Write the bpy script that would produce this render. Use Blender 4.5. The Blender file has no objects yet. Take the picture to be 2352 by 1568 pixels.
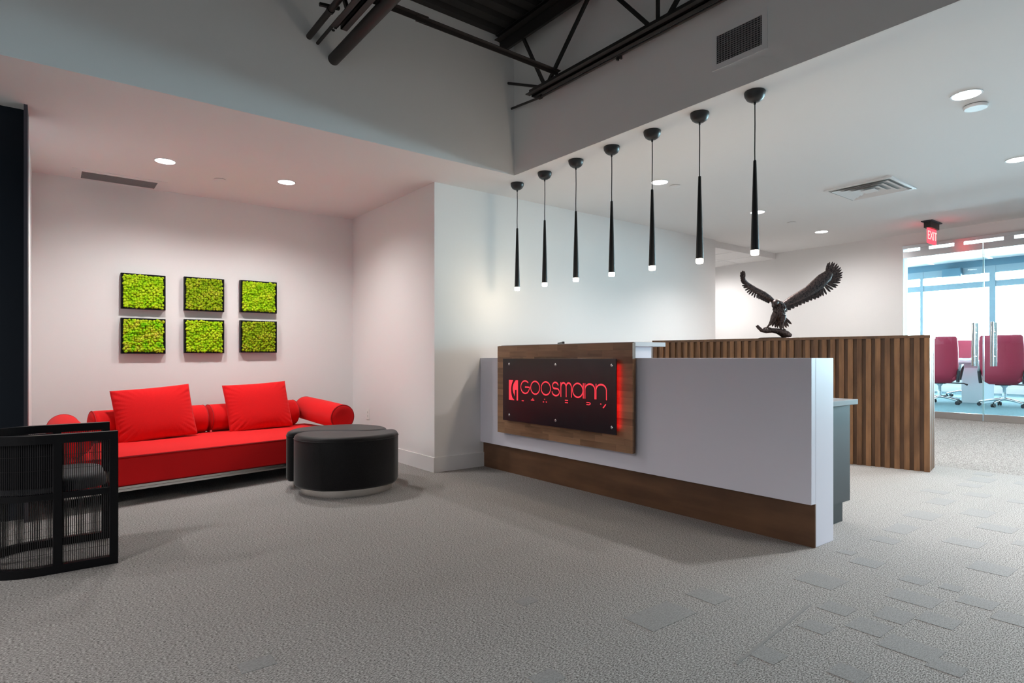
import bpy, bmesh, math, random
from mathutils import Vector, Matrix
random.seed(7)
C = bpy.context.scene.collection
scene = bpy.context.scene
PI = math.pi
R = math.radians

# ------------------------------------------------------------------ camera, sky, exposure
cam_d = bpy.data.cameras.new('camera')
cam = bpy.data.objects.new('camera', cam_d)
C.objects.link(cam)
cam.location = (0, 0, 1.08)
cam.rotation_euler = (R(90), 0, R(-37.667))
cam_d.sensor_width = 36.0
cam_d.lens = 21.077
cam_d.shift_y = 0.01616
cam_d.clip_start = 0.05
cam_d.clip_end = 200
scene.camera = cam

world = bpy.data.worlds.new('sky')
scene.world = world
world.use_nodes = True
wb = world.node_tree.nodes['Background']
wb.inputs[0].default_value = (0.62, 0.86, 1.0, 1)
wb.inputs[1].default_value = 55.0

scene.view_settings.view_transform = 'Standard'
scene.view_settings.look = 'None'
scene.view_settings.exposure = 0.5
scene.view_settings.gamma = 1.0
scene.view_settings.use_curve_mapping = False
cy = scene.cycles
cy.max_bounces = 8
cy.diffuse_bounces = 5
cy.glossy_bounces = 4
cy.transparent_max_bounces = 24
cy.sample_clamp_indirect = 4.0
cy.caustics_reflective = False
cy.caustics_refractive = False
cy.use_denoising = True

# daylight lamp power and downlight power live here so that they can be tuned in one place
DOWN_W = 165.0
DOWN_COL = (1.0, 0.955, 0.935)
PEND_W = 2.2
PEND_COL = (1.0, 0.82, 0.62)
NICHE_W = 92.0
CEIL = 2.743

# ------------------------------------------------------------------ materials
def pbr(name, col, rough=0.6, metal=0.0, spec=0.5, sheen=0.0, coat=0.0):
    m = bpy.data.materials.new(name)
    m.use_nodes = True
    b = m.node_tree.nodes['Principled BSDF']
    b.inputs['Base Color'].default_value = (*col, 1)
    b.inputs['Roughness'].default_value = rough
    b.inputs['Metallic'].default_value = metal
    b.inputs['Specular IOR Level'].default_value = spec
    if sheen:
        b.inputs['Sheen Weight'].default_value = sheen
    if coat:
        b.inputs['Coat Weight'].default_value = coat
    return m

def nodes(m):
    return m.node_tree.nodes, m.node_tree.links, m.node_tree.nodes['Principled BSDF']

def add_noise(m, scale, c0, c1, stretch=(1, 1, 1), bump=0.0, detail=4.0, lo=0.35, hi=0.65, dist=0.002):
    n, l, b = nodes(m)
    tc = n.new('ShaderNodeTexCoord')
    mp = n.new('ShaderNodeMapping')
    mp.inputs['Scale'].default_value = stretch
    nz = n.new('ShaderNodeTexNoise')
    nz.inputs['Scale'].default_value = scale
    nz.inputs['Detail'].default_value = detail
    rp = n.new('ShaderNodeValToRGB')
    rp.color_ramp.elements[0].position = lo
    rp.color_ramp.elements[1].position = hi
    rp.color_ramp.elements[0].color = (*c0, 1)
    rp.color_ramp.elements[1].color = (*c1, 1)
    l.new(tc.outputs['Object'], mp.inputs['Vector'])
    l.new(mp.outputs['Vector'], nz.inputs['Vector'])
    l.new(nz.outputs['Fac'], rp.inputs['Fac'])
    l.new(rp.outputs['Color'], b.inputs['Base Color'])
    if bump:
        bp = n.new('ShaderNodeBump')
        bp.inputs['Strength'].default_value = bump
        bp.inputs['Distance'].default_value = dist
        l.new(nz.outputs['Fac'], bp.inputs['Height'])
        l.new(bp.outputs['Normal'], b.inputs['Normal'])
    return rp

def emit(name, col, strength):
    m = bpy.data.materials.new(name)
    m.use_nodes = True
    n, l = m.node_tree.nodes, m.node_tree.links
    n.clear()
    o = n.new('ShaderNodeOutputMaterial')
    e = n.new('ShaderNodeEmission')
    e.inputs[0].default_value = (*col, 1)
    e.inputs[1].default_value = strength
    l.new(e.outputs[0], o.inputs[0])
    return m

def glass(name, tint, refl=1.0):
    m = bpy.data.materials.new(name)
    m.use_nodes = True
    n, l = m.node_tree.nodes, m.node_tree.links
    n.clear()
    o = n.new('ShaderNodeOutputMaterial')
    t = n.new('ShaderNodeBsdfTransparent')
    t.inputs[0].default_value = (*tint, 1)
    g = n.new('ShaderNodeBsdfGlossy')
    g.inputs['Roughness'].default_value = 0.02
    f = n.new('ShaderNodeFresnel')
    f.inputs[0].default_value = 1.35
    x = n.new('ShaderNodeMixShader')
    l.new(f.outputs[0], x.inputs[0])
    l.new(t.outputs[0], x.inputs[1])
    l.new(g.outputs[0], x.inputs[2])
    l.new(x.outputs[0], o.inputs[0])
    return m

def wood(name, dark, light, axis='Z', rnd=0.5, rough=0.45, scale=14.0):
    """stained maple: stretched grain, blotches, and a shift of tone per piece"""
    m = pbr(name, light, rough)
    n, l, b = nodes(m)
    tc = n.new('ShaderNodeTexCoord')
    oi = n.new('ShaderNodeObjectInfo')
    ad = n.new('ShaderNodeVectorMath'); ad.operation = 'ADD'
    sc = n.new('ShaderNodeVectorMath'); sc.operation = 'SCALE'
    cb = n.new('ShaderNodeCombineXYZ')
    for i in range(3):
        l.new(oi.outputs['Random'], cb.inputs[i])
    sc.inputs['Scale'].default_value = 37.0
    l.new(cb.outputs[0], sc.inputs[0])
    geo = n.new('ShaderNodeNewGeometry')
    l.new(geo.outputs['Position'], ad.inputs[0]); l.new(sc.outputs[0], ad.inputs[1])
    mp = n.new('ShaderNodeMapping')
    st = {'Z': (1, 1, 0.07), 'Y': (1, 0.07, 1), 'X': (0.07, 1, 1)}[axis]
    mp.inputs['Scale'].default_value = st
    l.new(ad.outputs[0], mp.inputs['Vector'])
    nz = n.new('ShaderNodeTexNoise'); nz.inputs['Scale'].default_value = scale * 3; nz.inputs['Detail'].default_value = 6
    l.new(mp.outputs[0], nz.inputs['Vector'])
    n2 = n.new('ShaderNodeTexNoise'); n2.inputs['Scale'].default_value = 9; n2.inputs['Detail'].default_value = 3
    mp2 = n.new('ShaderNodeMapping'); mp2.inputs['Scale'].default_value = tuple(0.35 if v < 1 else 1 for v in st)
    l.new(ad.outputs[0], mp2.inputs['Vector']); l.new(mp2.outputs[0], n2.inputs['Vector'])
    m1 = n.new('ShaderNodeMath'); m1.operation = 'MULTIPLY'; m1.inputs[1].default_value = 0.45
    m2 = n.new('ShaderNodeMath'); m2.operation = 'MULTIPLY_ADD'; m2.inputs[1].default_value = 0.55
    l.new(nz.outputs['Fac'], m1.inputs[0]); l.new(n2.outputs['Fac'], m2.inputs[0]); l.new(m1.outputs[0], m2.inputs[2])
    m3 = n.new('ShaderNodeMath'); m3.operation = 'MULTIPLY_ADD'; m3.inputs[1].default_value = rnd
    l.new(oi.outputs['Random'], m3.inputs[0]); l.new(m2.outputs[0], m3.inputs[2])
    m4 = n.new('ShaderNodeMath'); m4.operation = 'SUBTRACT'; m4.inputs[1].default_value = rnd * 0.5
    l.new(m3.outputs[0], m4.inputs[0])
    rp = n.new('ShaderNodeValToRGB')
    rp.color_ramp.elements[0].position = 0.25; rp.color_ramp.elements[1].position = 0.75
    rp.color_ramp.elements[0].color = (*dark, 1); rp.color_ramp.elements[1].color = (*light, 1)
    l.new(m4.outputs[0], rp.inputs['Fac'])
    l.new(rp.outputs['Color'], b.inputs['Base Color'])
    return m

M = {}
M['wall'] = pbr('wall_paint', (0.80, 0.795, 0.79), 0.75, spec=0.3)
M['ceil'] = pbr('ceiling_paint', (0.82, 0.815, 0.81), 0.8, spec=0.3)
M['upper'] = pbr('upper_wall_paint', (0.80, 0.795, 0.785), 0.8, spec=0.3)
M['rear'] = pbr('grey_wall_paint', (0.35, 0.35, 0.36), 0.8, spec=0.3)
M['base'] = pbr('baseboard_paint', (0.82, 0.82, 0.82), 0.35)
M['navy'] = pbr('navy_wall_paint', (0.002, 0.0065, 0.013), 0.5, spec=0.25)
M['trimdark'] = pbr('dark_trim', (0.03, 0.026, 0.035), 0.5)
M['black_steel'] = pbr('black_steel', (0.016, 0.014, 0.013), 0.5)
M['deck'] = pbr('dark_deck', (0.014, 0.012, 0.011), 0.7)
M['pipe'] = pbr('dark_pipe', (0.024, 0.018, 0.016), 0.55)
M['white_metal'] = pbr('white_metal', (0.78, 0.78, 0.78), 0.4)
M['grey_metal'] = pbr('grey_metal', (0.5, 0.5, 0.5), 0.5)
M['dark_void'] = pbr('duct_void', (0.012, 0.012, 0.016), 0.8)
M['grille'] = pbr('grey_grille', (0.30, 0.29, 0.29), 0.5)
M['alum'] = pbr('aluminium', (0.60, 0.60, 0.62), 0.3, metal=0.9)
M['chrome'] = pbr('chrome', (0.82, 0.82, 0.84), 0.12, metal=1.0)
M['steel'] = pbr('brushed_steel', (0.68, 0.66, 0.63), 0.25, metal=1.0)
M['red'] = pbr('red_fabric', (0.74, 0.022, 0.022), 0.9, sheen=0.06, spec=0.1)
M['red_pipe'] = pbr('dark_red_piping', (0.40, 0.008, 0.012), 0.8)
add_noise(M['red'], 420, (0.62, 0.010, 0.012), (0.72, 0.014, 0.016), bump=0.15, dist=0.001)
M['lacq'] = pbr('white_laminate', (0.70, 0.69, 0.77), 0.42, spec=0.25)
M['lacq_grey'] = pbr('counter_edge', (0.45, 0.45, 0.49), 0.4)
M['desk_grey'] = pbr('grey_laminate', (0.052, 0.051, 0.054), 0.5, spec=0.25)
M['desk_top_grey'] = pbr('grey_worktop', (0.16, 0.16, 0.168), 0.5, spec=0.3)
M['plaque'] = pbr('black_acrylic', (0.012, 0.011, 0.016), 0.28)
M['hide'] = pbr('black_hide', (0.007, 0.007, 0.008), 0.5, spec=0.14, sheen=0.18)
add_noise(M['hide'], 160, (0.002, 0.002, 0.003), (0.007, 0.0065, 0.007), bump=0.2, dist=0.002)
M['blackwood'] = pbr('black_lacquered_wood', (0.004, 0.004, 0.005), 0.38, spec=0.16)
M['seatfab'] = pbr('charcoal_fabric', (0.035, 0.036, 0.042), 0.9, sheen=0.2)
M['backpad'] = pbr('black_back_fabric', (0.006, 0.006, 0.008), 0.9, spec=0.1)
M['rod'] = pbr('black_rod', (0.012, 0.011, 0.012), 0.5)
M['pend'] = pbr('matte_black_metal', (0.012, 0.013, 0.014), 0.38)
M['cable'] = pbr('black_cable', (0.01, 0.01, 0.01), 0.6)
M['bronze'] = pbr('dark_bronze', (0.045, 0.034, 0.032), 0.36, metal=0.85)
add_noise(M['bronze'], 60, (0.04, 0.032, 0.034), (0.13, 0.095, 0.088), bump=0.35, dist=0.004)
M['redchair'] = pbr('red_leather', (0.34, 0.016, 0.045), 0.45)
M['chairblack'] = pbr('black_plastic', (0.012, 0.013, 0.018), 0.45)
M['whitetable'] = pbr('white_table', (0.75, 0.77, 0.80), 0.25)
M['monitor'] = pbr('black_monitor_plastic', (0.012, 0.012, 0.014), 0.5)
M['outlet'] = pbr('outlet_plastic', (0.80, 0.80, 0.78), 0.3)
M['slot'] = pbr('outlet_slot', (0.05, 0.05, 0.05), 0.6)
M['mull'] = pbr('window_frame_grey', (0.16, 0.22, 0.26), 0.5)
M['blue_shade'] = pbr('shade_pocket', (0.05, 0.12, 0.17), 0.6)
M['glass'] = glass('clear_glass', (0.95, 0.985, 0.98))
M['glassedge'] = pbr('glass_edge', (0.45, 0.72, 0.72), 0.2)
M['down'] = emit('downlight_lens', (1.0, 0.97, 0.95), 12.0)
M['bulb'] = emit('pendant_bulb', (1.0, 0.86, 0.68), 16.0)
M['ledred'] = emit('red_led', (1.0, 0.012, 0.03), 1.6)
M['letter'] = emit('red_lit_letter', (1.0, 0.045, 0.065), 1.0)
M['ledstrip'] = emit('red_led_strip', (1.0, 0.01, 0.02), 8.0)
M['exit'] = emit('exit_panel', (1.0, 0.045, 0.065), 2.4)
M['exittext'] = emit('exit_letter', (1.0, 0.30, 0.28), 2.0)
M['tbar'] = emit('bright_ceiling_bar', (0.9, 0.97, 1.0), 2.0)
M['slat'] = wood('slat_wood', (0.085, 0.038, 0.016), (0.32, 0.160, 0.070), 'Z', 0.22)
M['stave'] = wood('butcher_block', (0.15, 0.080, 0.040), (0.37, 0.21, 0.115), 'Y', 0.36)
M['kick'] = wood('kick_wood', (0.058, 0.026, 0.013), (0.165, 0.080, 0.038), 'Y', 0.0, scale=6)
M['backing'] = wood('backing_wood', (0.065, 0.031, 0.015), (0.21, 0.109, 0.053), 'Z', 0.0)  # same wood as the slats, darkened so the gaps between them look shaded

# carpet: heathered loop pile
def carpet_mat(name, c0, c1, tile=True):
    m = pbr(name, c1, 0.95, spec=0.1)
    n, l, b = nodes(m)
    geo = n.new('ShaderNodeNewGeometry')
    mp = n.new('ShaderNodeMapping'); mp.inputs['Scale'].default_value = (105, 240, 105)
    nz = n.new('ShaderNodeTexNoise'); nz.inputs['Scale'].default_value = 1.0; nz.inputs['Detail'].default_value = 5; nz.inputs['Roughness'].default_value = 0.7
    l.new(geo.outputs['Position'], mp.inputs['Vector']); l.new(mp.outputs[0], nz.inputs['Vector'])
    rp = n.new('ShaderNodeValToRGB')
    rp.color_ramp.elements[0].position = 0.41; rp.color_ramp.elements[1].position = 0.60
    rp.color_ramp.elements[0].color = (*c0, 1); rp.color_ramp.elements[1].color = (*c1, 1)
    l.new(nz.outputs['Fac'], rp.inputs['Fac'])
    last = rp.outputs['Color']
    if tile:
        br = n.new('ShaderNodeTexBrick')
        br.inputs['Color1'].default_value = (1, 1, 1, 1); br.inputs['Color2'].default_value = (0.90, 0.90, 0.90, 1)
        br.inputs['Mortar'].default_value = (0.80, 0.80, 0.80, 1)
        br.inputs['Scale'].default_value = 1.0
        br.inputs['Mortar Size'].default_value = 0.0015
        br.inputs['Brick Width'].default_value = 0.46
        br.inputs['Row Height'].default_value = 0.152
        br.inputs['Bias'].default_value = -0.55
        l.new(geo.outputs['Position'], br.inputs['Vector'])
        mx = n.new('ShaderNodeMixRGB'); mx.blend_type = 'MULTIPLY'; mx.inputs[0].default_value = 0.55
        l.new(last, mx.inputs[1]); l.new(br.outputs['Color'], mx.inputs[2])
        last = mx.outputs[0]
    l.new(last, b.inputs['Base Color'])
    bp = n.new('ShaderNodeBump'); bp.inputs['Strength'].default_value = 0.5; bp.inputs['Distance'].default_value = 0.004
    l.new(nz.outputs['Fac'], bp.inputs['Height']); l.new(bp.outputs['Normal'], b.inputs['Normal'])
    return m
M['carpet'] = carpet_mat('heathered_carpet', (0.105, 0.099, 0.095), (0.485, 0.47, 0.455))
M['inset'] = carpet_mat('smooth_carpet_inset', (0.215, 0.214, 0.213), (0.315, 0.313, 0.311), False)
M['thin_line'] = pbr('carpet_line', (0.22, 0.215, 0.21), 0.95)
M['confcarpet'] = carpet_mat('blue_grey_carpet', (0.10, 0.16, 0.18), (0.22, 0.31, 0.34), False)

def moss_mat(name, a, b_, c):
    m = pbr(name, b_, 0.9, spec=0.1)
    n, l, b = nodes(m)
    tc = n.new('ShaderNodeTexCoord')
    nz = n.new('ShaderNodeTexNoise'); nz.inputs['Scale'].default_value = 13; nz.inputs['Detail'].default_value = 3
    l.new(tc.outputs['Object'], nz.inputs['Vector'])
    rp = n.new('ShaderNodeValToRGB')
    rp.color_ramp.elements[0].position = 0.35; rp.color_ramp.elements[1].position = 0.68
    rp.color_ramp.elements[0].color = (*a, 1); rp.color_ramp.elements[1].color = (*c, 1)
    e = rp.color_ramp.elements.new(0.5); e.color = (*b_, 1)
    l.new(nz.outputs['Fac'], rp.inputs['Fac'])
    n2 = n.new('ShaderNodeTexNoise'); n2.inputs['Scale'].default_value = 170; n2.inputs['Detail'].default_value = 3
    l.new(tc.outputs['Object'], n2.inputs['Vector'])
    mx = n.new('ShaderNodeMixRGB'); mx.blend_type = 'MULTIPLY'; mx.inputs[0].default_value = 0.6
    l.new(rp.outputs[0], mx.inputs[1]); l.new(n2.outputs['Color'], mx.inputs[2])
    mx2 = n.new('ShaderNodeMixRGB'); mx2.blend_type = 'MULTIPLY'; mx2.inputs[0].default_value = 1.0
    mx2.inputs[2].default_value = (1.35, 1.35, 1.35, 1)
    l.new(mx.outputs[0], mx2.inputs[1])
    l.new(mx2.outputs[0], b.inputs['Base Color'])
    bp = n.new('ShaderNodeBump'); bp.inputs['Strength'].default_value = 0.8; bp.inputs['Distance'].default_value = 0.004
    l.new(n2.outputs['Fac'], bp.inputs['Height']); l.new(bp.outputs['Normal'], b.inputs['Normal'])
    return m
M['moss'] = [moss_mat('moss_green', (0.27, 0.55, 0.006), (0.42, 0.68, 0.010), (0.58, 0.74, 0.03)),
             moss_mat('moss_olive', (0.22, 0.38, 0.006), (0.32, 0.47, 0.010), (0.43, 0.50, 0.03)),
             moss_mat('moss_mixed', (0.20, 0.64, 0.006), (0.44, 0.66, 0.012), (0.60, 0.62, 0.06))]

# ------------------------------------------------------------------ mesh helpers
class MB:
    def __init__(s):
        s.bm = bmesh.new()
    def _new(s, vs, fs, mat=None, smooth=False):
        bv = [s.bm.verts.new(mat @ Vector(v) if mat else v) for v in vs]
        for f in fs:
            try:
                q = s.bm.faces.new([bv[i] for i in f]); q.smooth = smooth
            except ValueError:
                pass
        return s
    def box(s, x0, x1, y0, y1, z0, z1, mat=None, bevel=0.0, seg=2):
        vs = [(x0, y0, z0), (x1, y0, z0), (x1, y1, z0), (x0, y1, z0), (x0, y0, z1), (x1, y0, z1), (x1, y1, z1), (x0, y1, z1)]
        fs = [(0, 3, 2, 1), (4, 5, 6, 7), (0, 1, 5, 4), (1, 2, 6, 5), (2, 3, 7, 6), (3, 0, 4, 7)]
        if bevel <= 0:
            return s._new(vs, fs, mat)
        t = bmesh.new()
        bv = [t.verts.new(v) for v in vs]
        for f in fs:
            t.faces.new([bv[i] for i in f])
        bmesh.ops.bevel(t, geom=t.edges[:], offset=bevel, segments=seg, profile=0.5, affect='EDGES')
        s.merge(t, mat, smooth=False); t.free()
        return s
    def merge(s, t, mat=None, smooth=None):
        t.verts.index_update()
        bv = [s.bm.verts.new(mat @ v.co if mat else v.co) for v in t.verts]
        for f in t.faces:
            q = s.bm.faces.new([bv[v.index] for v in f.verts]); q.smooth = f.smooth if smooth is None else smooth
    def tube(s, pts, r, n=10, caps=True, smooth=True, closed=False):
        """round tube along points; r number or list"""
        pts = [Vector(p) for p in pts]
        N = len(pts)
        rs = r if isinstance(r, (list, tuple)) else [r] * N
        rings = []
        up = None
        for i, p in enumerate(pts):
            if closed:
                d = (pts[(i + 1) % N] - pts[i - 1]).normalized()
            else:
                d = (pts[min(i + 1, N - 1)] - pts[max(i - 1, 0)]).normalized()
            if up is None:
                up = Vector((0, 0, 1)) if abs(d.z) < 0.9 else Vector((1, 0, 0))
            a = d.cross(up).normalized(); b = a.cross(d).normalized(); up = b
            rings.append([s.bm.verts.new(p + (a * math.cos(2 * PI * k / n) + b * math.sin(2 * PI * k / n)) * rs[i]) for k in range(n)])
        for i in range(N if closed else N - 1):
            A, B = rings[i], rings[(i + 1) % N]
            for k in range(n):
                f = s.bm.faces.new((A[k], A[(k + 1) % n], B[(k + 1) % n], B[k])); f.smooth = smooth
        if caps and not closed:
            s.bm.faces.new(rings[0]); s.bm.faces.new(rings[-1][::-1])
        return s
    def bar(s, p, q, w, h, up=(0, 0, 1)):
        """rectangular bar from p to q"""
        p, q = Vector(p), Vector(q)
        d = (q - p).normalized(); up = Vector(up)
        a = d.cross(up).normalized(); b = a.cross(d).normalized()
        vs = []
        for c in (p, q):
            for (i, j) in ((-1, -1), (1, -1), (1, 1), (-1, 1)):
                vs.append(c + a * (i * w / 2) + b * (j * h / 2))
        return s._new(vs, [(0, 1, 2, 3), (7, 6, 5, 4), (0, 4, 5, 1), (1, 5, 6, 2), (2, 6, 7, 3), (3, 7, 4, 0)])
    def lathe(s, prof, n=24, mat=None, smooth=True):
        """profile of (radius, z)"""
        rings = []
        for (r, z) in prof:
            if r < 1e-6:
                v = Vector((0, 0, z)); rings.append([s.bm.verts.new(mat @ v if mat else v)])
            else:
                ring = []
                for k in range(n):
                    v = Vector((r * math.cos(2 * PI * k / n), r * math.sin(2 * PI * k / n), z))
                    ring.append(s.bm.verts.new(mat @ v if mat else v))
                rings.append(ring)
        for A, B in zip(rings, rings[1:]):
            for k in range(n):
                a0, a1 = A[k % len(A)], A[(k + 1) % len(A)]
                b0, b1 = B[k % len(B)], B[(k + 1) % len(B)]
                vs = []
                for v in (a0, a1, b1, b0):
                    if v not in vs:
                        vs.append(v)
                if len(vs) > 2:
                    f = s.bm.faces.new(vs); f.smooth = smooth
        return s
    def prism(s, poly, z0, z1, mat=None, smooth_side=False):
        """extrude a plan polygon from z0 to z1"""
        n = len(poly)
        vs = [(p[0], p[1], z0) for p in poly] + [(p[0], p[1], z1) for p in poly]
        bv = [s.bm.verts.new(mat @ Vector(v) if mat else v) for v in vs]
        s.bm.faces.new(bv[:n][::-1]); s.bm.faces.new(bv[n:])
        for i in range(n):
            f = s.bm.faces.new((bv[i], bv[(i + 1) % n], bv[n + (i + 1) % n], bv[n + i])); f.smooth = smooth_side
        return s
    def loft(s, rings, smooth=True, cap0=True, cap1=True, closed=True):
        rs = [[s.bm.verts.new(v) for v in r] for r in rings]
        n = len(rs[0])
        for A, B in zip(rs, rs[1:]):
            for k in range(n if closed else n - 1):
                f = s.bm.faces.new((A[k], A[(k + 1) % n], B[(k + 1) % n], B[k])); f.smooth = smooth
        if cap0: s.bm.faces.new(rs[0][::-1])
        if cap1: s.bm.faces.new(rs[-1])
        return s
    def sphere(s, c, r, sub=2, scale=(1, 1, 1), mat=None):
        t = bmesh.new()
        bmesh.ops.create_icosphere(t, subdivisions=sub, radius=1.0)
        for v in t.verts:
            v.co = Vector((v.co.x * r * scale[0], v.co.y * r * scale[1], v.co.z * r * scale[2])) + Vector(c)
        s.merge(t, mat, smooth=True); t.free()
        return s
    def ring(s, cx, cy, r0, r1, z0, z1, n=32):
        """flat annulus with thickness"""
        for (ra, rb, flip) in ((r0, r1, False),):
            L = []
            for (r, z) in ((ra, z0), (rb, z0), (rb, z1), (ra, z1)):
                L.append([s.bm.verts.new((cx + r * math.cos(2 * PI * k / n), cy + r * math.sin(2 * PI * k / n), z)) for k in range(n)])
            for i in range(4):
                A, B = L[i], L[(i + 1) % 4]
                for k in range(n):
                    s.bm.faces.new((A[k], A[(k + 1) % n], B[(k + 1) % n], B[k]))
        return s
    def mesh(s, name, sharp=40):
        bmesh.ops.recalc_face_normals(s.bm, faces=s.bm.faces[:])
        me = bpy.data.meshes.new(name)
        flags = [f.smooth for f in s.bm.faces]
        s.bm.to_mesh(me); s.bm.free()
        if sharp:
            try:
                me.set_sharp_from_angle(angle=R(sharp))
            except Exception:
                pass
        me.polygons.foreach_set('use_smooth', flags)
        return me
    def build(s, name, mat, parent=None, loc=(0, 0, 0), rot=(0, 0, 0), sharp=40, kind=None):
        me = s.mesh(name, sharp)
        if mat: me.materials.append(mat)
        o = bpy.data.objects.new(name, me)
        C.objects.link(o)
        o.location = loc; o.rotation_euler = rot
        if parent: o.parent = parent
        if kind: o['kind'] = kind
        return o

def inst(src, name, parent=None, loc=(0, 0, 0), rot=(0, 0, 0), scale=(1, 1, 1)):
    o = src.copy(); o.name = name
    C.objects.link(o)
    o.location = loc; o.rotation_euler = rot; o.scale = scale
    o.parent = parent
    return o

def tag(o, label=None, cat=None, group=None, kind=None):
    if label: o['label'] = label
    if cat: o['category'] = cat
    if group: o['group'] = group
    if kind: o['kind'] = kind
    return o

def thing(name, label, cat, loc=(0, 0, 0), rz=0.0, group=None):
    o = bpy.data.objects.new(name, None)
    o.empty_display_size = 0.1
    C.objects.link(o)
    o.location = loc; o.rotation_euler = (0, 0, rz)
    return tag(o, label, cat, group)

def copy_tree(o, parent=None):
    c = o.copy(); C.objects.link(c); c.parent = parent
    for ch in list(o.children):
        copy_tree(ch, c)
    return c

def struct(name, mb, mat, sharp=30):
    return tag(mb.build(name, mat, sharp=sharp), kind='structure')

def lamp(name, kind, loc, power, col, parent=None, size=0.06, spot=None, blend=0.5, rot=(0, 0, 0)):
    d = bpy.data.lights.new(name, kind)
    d.energy = power; d.color = col
    if kind in ('POINT', 'SPOT'):
        d.shadow_soft_size = size
    if kind == 'SPOT':
        d.spot_size = spot; d.spot_blend = blend
    o = bpy.data.objects.new(name, d)
    C.objects.link(o); o.location = loc; o.rotation_euler = rot
    if parent: o.parent = parent
    return o

# ------------------------------------------------------------------ the room shell
XW, YW = -5.0, -4.0       # far corners behind the camera
# floor: level in the lobby, rising gently towards the glass front
fl = MB()
prof = [(XW, 0.0), (7.05, 0.0), (9.10, 0.30), (9.25, 0.30)]
for (xa, za), (xb, zb) in zip(prof, prof[1:]):
    fl._new([(xa, YW, za), (xb, YW, zb), (xb, 7.0, zb), (xa, 7.0, za), (xa, YW, -0.2), (xb, YW, -0.2), (xb, 7.0, -0.2), (xa, 7.0, -0.2)],
            [(0, 1, 2, 3), (7, 6, 5, 4), (0, 4, 5, 1), (2, 6, 7, 3)])
floor = struct('floor', fl, M['carpet'], sharp=1)
struct('floor', MB().box(9.25, 16.5, YW, 6.0, 0.1, 0.30), M['confcarpet'])

# low-pile insets woven between the heathered carpet tiles
ins = MB().box(-0.5, 0.5, -0.5, 0.5, 0, 0.0012).build('carpet_inset', M['inset'], floor)
spots = [(2.97, 1.39, .14, .14), (3.42, 1.36, .10, .10), (3.93, 1.46, .10, .10), (3.51, 1.50, .06, .06), (4.77, 1.13, .14, .14),
         (3.83, .93, .14, .13), (3.08, 1.03, .12, .14), (2.81, 1.01, .12, .09), (3.33, 1.11, .08, .08), (3.36, .97, .07, .06),
         (3.25, .84, .10, .10), (3.16, .70, .10, .09), (2.69, 1.19, .09, .09), (2.44, 1.16, .08, .08), (2.61, 1.03, .11, .10),
         (2.54, .86, .11, .14), (2.90, .88, .10, .10), (2.48, .73, .07, .08), (2.17, .92, .08, .08), (2.07, 1.16, .08, .08),
         (2.37, 1.61, .10, .12), (2.03, 1.61, .22, .12), (1.33, 1.53, .08, .06), (0.58, 2.225, .09, .06), (1.68, 2.07, .07, .05)]
used = []
for i, (x, y, a, b) in enumerate(spots):
    o = ins if i == 0 else inst(ins, 'carpet_inset', floor)
    o.location = (x, y, 0); o.scale = (a * 1.3, b * 1.3, 1 + 0.02 * i); used.append((x, y))
k = 0
while k < 46:
    x = 4.2 + random.random() * 2.8; y = -0.6 + random.random() * 2.4
    if y > 1.55 and x < 4.7: continue
    if any(abs(x - u) < 0.28 and abs(y - v) < 0.22 for u, v in used): continue
    used.append((x, y)); k += 1
    inst(ins, 'carpet_inset', floor, (x, y, 0), scale=(random.choice((.13, .17, .17, .25)), random.choice((.13, .15, .17)), 0.6 + 0.008 * k))
k = 0
while k < 16:
    x = 1.0 + random.random() * 2.6; y = -0.2 + random.random() * 1.0
    if any(abs(x - u) < 0.22 and abs(y - v) < 0.18 for u, v in used): continue
    used.append((x, y)); k += 1
    inst(ins, 'carpet_inset', floor, (x, y, 0), scale=(random.choice((.10, .14)), random.choice((.09, .12)), 0.55 + 0.01 * k))
MB().bar((1.918, 1.192, 0.0012), (2.63, 1.28, 0.0012), 0.012, 0.002).build('carpet_line', M['thin_line'], floor)  # thin strip, a little darker than the carpet

# flat ceilings around the open well
ce = MB()
ce.box(XW, 9.25, 4.33, 7.0, CEIL, CEIL + 0.12)
ce.box(3.37, 9.25, YW, 4.33, CEIL, CEIL + 0.12)
ceiling = struct('ceiling', ce, M['ceil'])
lc = struct('ceiling', MB().box(7.43, 9.14, 4.985, 7.0, 2.653, CEIL + 0.01), M['ceil'])
for i in range(1, 4):
    MB().box(7.43, 9.14, 4.985 + 0.6 * i - 0.012, 4.985 + 0.6 * i + 0.012, 2.649, 2.654).build('grid_bar', M['white_metal'], lc)
for i in range(1, 3):
    MB().box(7.43 + 0.6 * i - 0.012, 7.43 + 0.6 * i + 0.012, 4.99, 7.0, 2.6488, 2.6535).build('grid_bar', M['white_metal'], lc)

# walls
struct('wall_back', MB().box(XW, 2.88, 6.85, 7.0, 0, CEIL), M['wall'])
struct('wall_column', MB().box(2.88, 7.42, 4.93, 7.0, 0, CEIL), M['wall'])
wf = MB()
wf.box(9.14, 9.30, 3.185, 7.0, 0.0, CEIL + 0.1)
wf.box(9.14, 9.30, YW, 3.185, 2.588, CEIL + 0.1)
struct('wall_front', wf, M['wall'])
struct('wall_left', MB().box(XW, -0.135, 5.18, 6.85, 0, CEIL), M['navy'])
struct('trim_1', MB().box(-0.132, -0.112, 5.06, 5.30, 0, CEIL), M['trimdark'])
struct('wall_niche', MB().box(-0.135, -0.123, 5.30, 6.85, 0, CEIL), M['wall'])
struct('wall_rear', MB().box(XW - 0.1, 16.6, YW - 0.12, YW, 0, 4.05), M['rear'])
struct('wall_side', MB().box(XW - 0.12, XW, YW, 5.2, 0, 4.05), M['rear'])
struct('wall_corridor', MB().box(7.30, 9.30, 6.9, 7.0, 0, CEIL + 0.1), M['wall'])
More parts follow.
